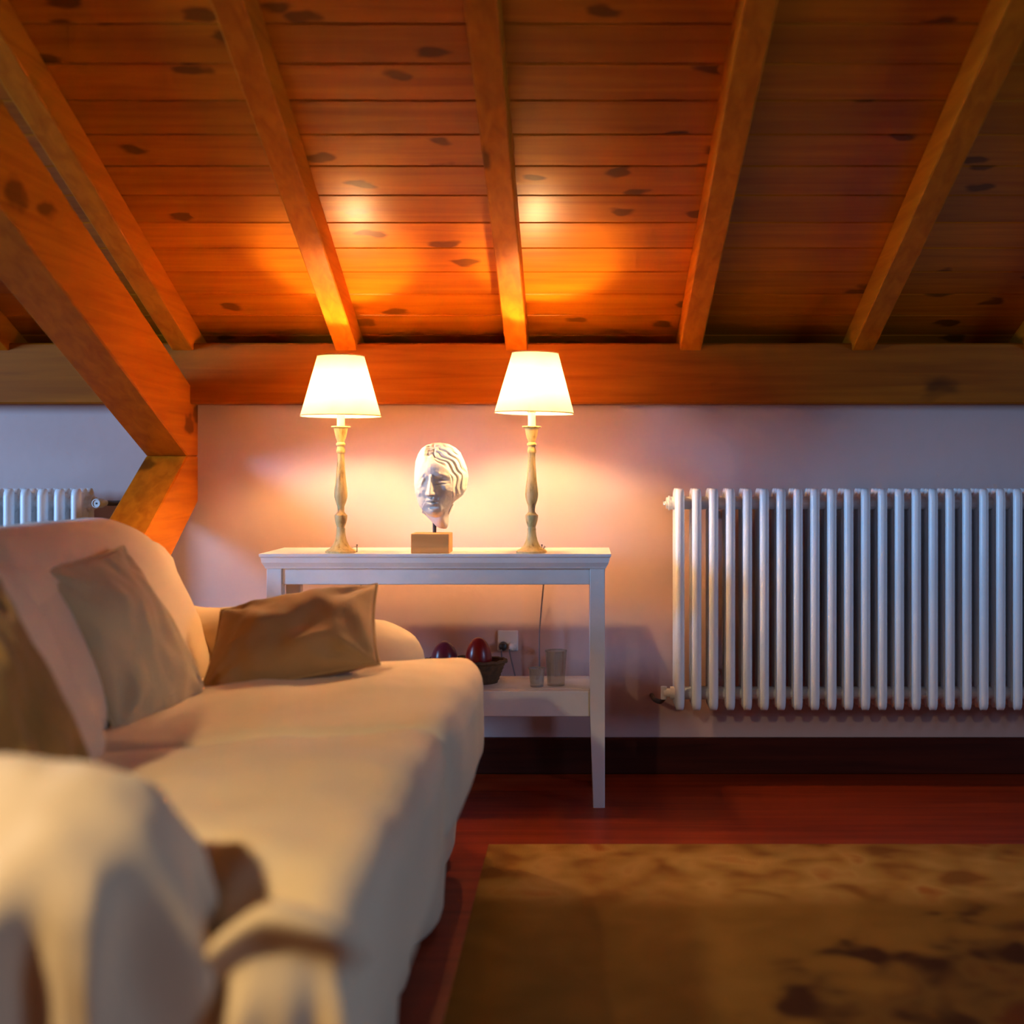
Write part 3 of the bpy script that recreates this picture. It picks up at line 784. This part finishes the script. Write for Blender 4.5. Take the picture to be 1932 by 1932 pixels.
# the one behind the sofa: its last column stands beside the truss
xl = (142-1100)/605.0
rad2 = radiator(xl - 9*RP, 10, 'light grey column radiator half hidden behind the sofa back')
e0 = 9*RP + RP/2
lathe('end_plug', [(0.0205, e0), (0.024, e0), (0.024, e0+0.007), (0.019, e0+0.008), (0.019, e0+0.015), (0.010, e0+0.016), (0.010, e0+0.030)], M['rad'], rad2, 24, 'X', (0, 0, 0.891))
kb = lathe('valve_knob', [(0.010, 0.02), (0.0115, 0.0), (0.0145, -0.010), (0.0155, -0.040), (0.0145, -0.050), (0.012, -0.052), (0.011, -0.0495), (0.003, -0.0495)], M['white'], rad2, 24, 'Y', (e0+0.036, 0, 0.891))
lathe('knob_screw', [(0.0028, -0.048), (0.0028, -0.0505), (0.001, -0.0507)], M['dark'], kb, 10, 'Y', (e0+0.036, 0, 0.891))
tube('pipe', spline([(e0+0.036, 0.015, 0.891), (e0+0.046, 0.05, 0.889), (e0+0.052, WALL-RADY-0.002, 0.888)], 6), 0.009, M['rod'], rad2, 10)
for bx in (1.5, 7.5):
    box('bracket', (bx*RP-0.006, RD, 0.84), (bx*RP+0.006, WALL-RADY, 0.865), M['rad'], rad2)
    box('bracket', (bx*RP-0.006, RD, 0.33), (bx*RP+0.006, WALL-RADY, 0.345), M['rad'], rad2)

# ------------------------------------------------------------------ sofa
sofa = empty('sofa', (0, 0, 0), 'cream sofa under a loose slipcover standing beside the patterned rug', 'sofa')
def nz(p, s, seed=0.0): return noise.noise(Vector((p.x*s+seed, p.y*s+seed*1.7, p.z*s-seed)))
# skirted base
def w_base(q):
    p = Vector((q.x-0.735, q.y+2.25, q.z+0.17))
    front = sstep(-0.5, -0.30, p.x); down = 1-sstep(0.0, 0.42, p.z)
    # hanging folds of the skirt
    fold = 0.014*math.sin(p.y*17+2.0*math.sin(p.y*3.1)) + 0.012*math.sin(p.y*7.3+1.0)
    p.x += front*(-0.045*down + 0.012*sstep(0.20, 0.36, p.z)) + front*fold*(0.25+0.9*down)
    near = 1-sstep(1.36, 1.50, p.y)
    p.y += near*(0.022*math.sin(p.x*46+0.5) + 0.01*math.sin(p.x*90))*(0.4+0.6*down)
    return p
rbox_mesh('skirt', (0.45, 0.83, 0.17), 0.05, (20, 70, 14), w_base, M['cloth'], sofa)
# seat cushions; the near and far one reach round the front of the arms
def seat(cy0, cy1, ear_near, ear_far, seed):
    cy, hy = (cy0+cy1)/2, (cy1-cy0)/2
    def wfn(q):
        p = Vector((q.x-0.62, q.y+cy, q.z+0.365))
        f = sstep(-1.0, -0.25, p.x)
        u = (p.y-cy)/hy; s = (p.x+0.62)/0.38
        topm = sstep(0.33, 0.41, p.z)
        p.z += topm*(0.0 + 0.045*f + 0.022*(1-min(1, u*u))*(1-min(1, s*s*0.8)))
        # front roll
        p.x += sstep(-0.36, -0.24, p.x)*(-0.02*abs(u)**3)
        # corner that wraps the arm front
        if ear_near and p.y < 1.62:
            k = 1-sstep(-0.47, -0.41, p.x); p.y += k*(1.0-sstep(1.40, 1.62, p.y))*0.13
            c = (1-sstep(1.34, 1.50, p.y))*sstep(-0.5, -0.42, p.x)
            p.z -= c*0.075*(1-sstep(-0.43, -0.31, p.x)) + c*0.02
        if ear_far and p.y > 2.95:
            k = 1-sstep(-0.47, -0.40, p.x); p.y -= k*sstep(2.95, 3.10, p.y)*0.05
        w = nz(p, 6, seed)*0.010 + nz(p, 15, seed+3)*0.004
        p += Vector((w*0.4, 0, w*topm))
        return p
    return rbox_mesh('seat_cushion', (0.38, hy, 0.105), 0.060, (34, 40, 14), wfn, M['cloth'], sofa)
seat(1.345, 2.245, True, False, 1.3)
seat(2.225, 3.09, False, True, 4.1)
# fold of slipcover hanging over the near front corner of the seat
rp = spline([(-0.470, 1.352, 0.395), (-0.440, 1.318, 0.432), (-0.395, 1.300, 0.484), (-0.345, 1.292, 0.520), (-0.290, 1.298, 0.512), (-0.256, 1.322, 0.482), (-0.250, 1.385, 0.440), (-0.258, 1.46, 0.405)], 10)
#         outwards, below the ridge
FOLD = [(-0.075, -0.030), (-0.050, -0.010), (-0.025, 0.001), (-0.008, 0.003), (0.004, -0.003), (0.009, -0.012), (0.004, -0.024), (-0.010, -0.040),
        (-0.016, -0.055), (-0.010, -0.072), (0.000, -0.090), (0.006, -0.115), (0.004, -0.16), (0.002, -0.22), (-0.002, -0.30), (-0.006, -0.38), (-0.008, -0.46)]
bm = bmesh.new(); cols = []
for i, p in enumerate(rp):
    tg = rp[min(i+1, len(rp)-1)] - rp[max(i-1, 0)]; out = Vector((tg.y, -tg.x, 0)).normalized()
    u = i/(len(rp)-1); col = []
    for (o_, dz) in FOLD:
        g_ = sstep(0.02, 0.25, -dz)
        wav = g_*(0.020*math.sin(u*19+0.8) + 0.010*math.sin(u*41)) + 0.004*math.sin(u*13+dz*30)
        col.append(bm.verts.new((p.x+out.x*(o_+wav), p.y+out.y*(o_+wav), max(0.004, p.z+dz + 0.006*math.sin(u*9)*(1-g_)))))
    cols.append(col)
for a, b_ in zip(cols, cols[1:]):
    for k in range(len(FOLD)-1): bm.faces.new((a[k], a[k+1], b_[k+1], b_[k]))
cf_ = finish('cover_fold', bm, M['cloth'], sofa, None, True)
md = cf_.modifiers.new('thickness', 'SOLIDIFY'); md.thickness = 0.004; md.offset = -1
md = cf_.modifiers.new('smooth', 'SUBSURF'); md.levels = 1; md.render_levels = 1
# back frame and back cushions
def w_back(q):
    p = Vector((q.x-1.10, q.y+2.22, q.z+0.42))
    p.x -= 0.10*sstep(0.40, 0.85, p.z)*0.6
    return p
rbox_mesh('back_frame', (0.10, 0.95, 0.40), 0.09, (6, 30, 16), w_back, M['cloth'], sofa)
def backc(cy0, cy1, bx, seed, zt):
    cy, hy = (cy0+cy1)/2, (cy1-cy0)/2; hz = (zt-0.44)/2
    def wfn(q):
        p = Vector((q.x, q.y+cy, q.z+0.44+hz)); u = (p.y-cy)/hy; v = (p.z-0.44-hz)/hz
        # rounded upper corners in side outline
        c = max(0.0, abs(u)-0.62)/0.38
        p.z -= sstep(-0.2, 1.0, v)*0.20*c**2.2*(hz/0.21)
        p.x = bx - 0.075 + p.x*(1.0 + 0.25*(1-min(1, u*u))*(1-min(1, v*v))) - 0.48*(p.z-0.5)
        w = nz(p, 5, seed)*0.012 + nz(p, 13, seed)*0.004
        p.x += w; p.z += w*0.5
        return p
    return rbox_mesh('back_cushion', (0.10, hy, hz), 0.085, (10, 34, 22), wfn, M['cloth'], sofa)
backc(1.42, 2.235, -0.895, 2.2, 0.865)
backc(2.215, 3.18, -0.975, 7.7, 0.875)
# arms
def arm(cy, hy, zt, x0, x1, seed, drape, mat):
    cx, hx = (x0+x1)/2, (x1-x0)/2; hz = zt/2
    def wfn(q):
        p = Vector((q.x+cx, q.y+cy, q.z+hz)); v = p.z/zt
        side = (p.y-cy)/hy
        # padded top rolls outwards a little, arm dips towards the front
        p.z -= 0.035*sstep(x0+0.4, x1, p.x)*sstep(0.55, 0.95, v)
        p.y = cy + (p.y-cy)*(1.0 + 0.10*sstep(0.6, 0.85, v) - 0.06*(1-v))
        if drape:
            hang = 1-sstep(0.70, 0.95, v)
            out = sstep(0.2, 0.9, -side)
            f = 0.034*(0.5-abs(math.sin(p.x*36+2.1+0.45*math.sin(p.z*4)))**0.8) + 0.008*math.sin(p.x*95+2.1*math.sin(p.z*5.0))
            p.y -= out*hang*(f + 0.020*(1-v))
            frt = sstep(x1-0.10, x1-0.01, p.x)
            f2 = 0.020*math.sin(p.y*48+0.7+1.2*math.sin(p.z*5)) + 0.010*math.sin(p.y*85+p.z*9)
            p.x += frt*hang*(f2 + 0.045*(1-v))
        w = nz(p, 6, seed)*0.012 + nz(p, 17, seed)*0.005
        p.z += w*sstep(0.7, 0.9, v); p.y += w*0.5; p.x += w*0.4
        return p
    return rbox_mesh('arm', (hx, hy, hz), min(hy*0.98, 0.135), (110 if drape else 30, 44 if drape else 14, 56 if drape else 20), wfn, mat, sofa)
arm(1.345, 0.145, 0.678, -1.20, -0.445, 3.3, True, M['cloth'])
arm(3.205, 0.130, 0.625, -1.20, -0.430, 9.1, False, M['cloth'])

# ------------------------------------------------------------------ pillows
def pillow(name, cs, th, mat, label, seed, n=44):
    BL, BR, TR_, TL_ = [Vector(c) for c in cs]
    ctr = (BL+BR+TR_+TL_)/4
    root = empty(name, tuple(ctr), label, 'cushion', 'loose cushions on the sofa')
    nrm = ((BR-BL)+(TR_-TL_)).cross((TL_-BL)+(TR_-BR)).normalized()
    def mid(a, b_):
        # edges drawn in between the corners
        ia = a*(1-0.055*(1-b_*b_)) ; ib = b_*(1-0.055*(1-a*a))
        s, t = (ia+1)/2, (ib+1)/2
        return BL*(1-s)*(1-t) + BR*s*(1-t) + TR_*s*t + TL_*(1-s)*t - ctr
    bm = bmesh.new(); G_ = {}
    for side in (1, -1):
        for i in range(n+1):
            for j in range(n+1):
                a, b_ = -1+2*i/n, -1+2*j/n
                edge = i in (0, n) or j in (0, n)
                if edge and side == -1: G_[side, i, j] = G_[1, i, j]; continue
                prof = ((1-a**2)**0.55)*((1-b_**2)**0.55)
                m = mid(a, b_)
                cr = 0.0
                if not edge:
                    # creases running in from the corners, plus soft dents
                    for ca, cb in ((1, 1), (-1, 1), (1, -1), (-1, -1)):
                        da, db = a-ca, b_-cb; r = math.hypot(da, db); ang = math.atan2(db, da)
                        cr += 0.010*math.sin(ang*9+seed+ca)*math.exp(-(r/0.55)**2)*sstep(0.02, 0.2, r)
                    cr += 0.022*noise.noise(Vector((a*1.6+seed, b_*1.6, seed))) * prof
                    cr += 0.007*noise.noise(Vector((a*5+seed, b_*2.5, seed*2)))
                G_[side, i, j] = bm.verts.new(m + nrm*side*(th*prof + cr*min(1, prof*2)))
    for side in (1, -1):
        for i in range(n):
            for j in range(n):
                q = [G_[side, i, j], G_[side, i+1, j], G_[side, i+1, j+1], G_[side, i, j+1]]
                bm.faces.new(q if side > 0 else q[::-1])
    finish('cover', bm, mat, root, None, True)
    bm = bmesh.new(); pts = []
    for i in range(n): pts.append(mid(-1+2*i/n, -1))
    for i in range(n): pts.append(mid(1, -1+2*i/n))
    for i in range(n): pts.append(mid(1-2*i/n, 1))
    for i in range(n+1): pts.append(mid(-1, 1-2*i/n))
    add_tube(bm, pts, 0.0035, 6); finish('seam', bm, mat, root, None, True)
    return root
pillow('scatter_cushion', [(-0.925, 2.38, 0.452), (-0.862, 2.76, 0.458), (-1.055, 2.74, 0.820), (-1.10, 2.40, 0.797)], 0.070, M['tan'],
       'beige square scatter cushion leaning on the sofa back', 2.0)
pillow('scatter_cushion', [(-0.905, 2.80, 0.455), (-0.470, 2.76, 0.545), (-0.520, 3.02, 0.706), (-0.915, 3.02, 0.640)], 0.075, M['brown'],
       'dark brown scatter cushion leaning on the sofa arm next to the console table', 5.0)
pillow('scatter_cushion', [(-0.83, 1.55, 0.47), (-0.79, 1.96, 0.47), (-0.955, 1.95, 0.815), (-1.0, 1.55, 0.80)], 0.070, M['ochre'],
       'ochre brown scatter cushion next to the draped white arm', 8.0)
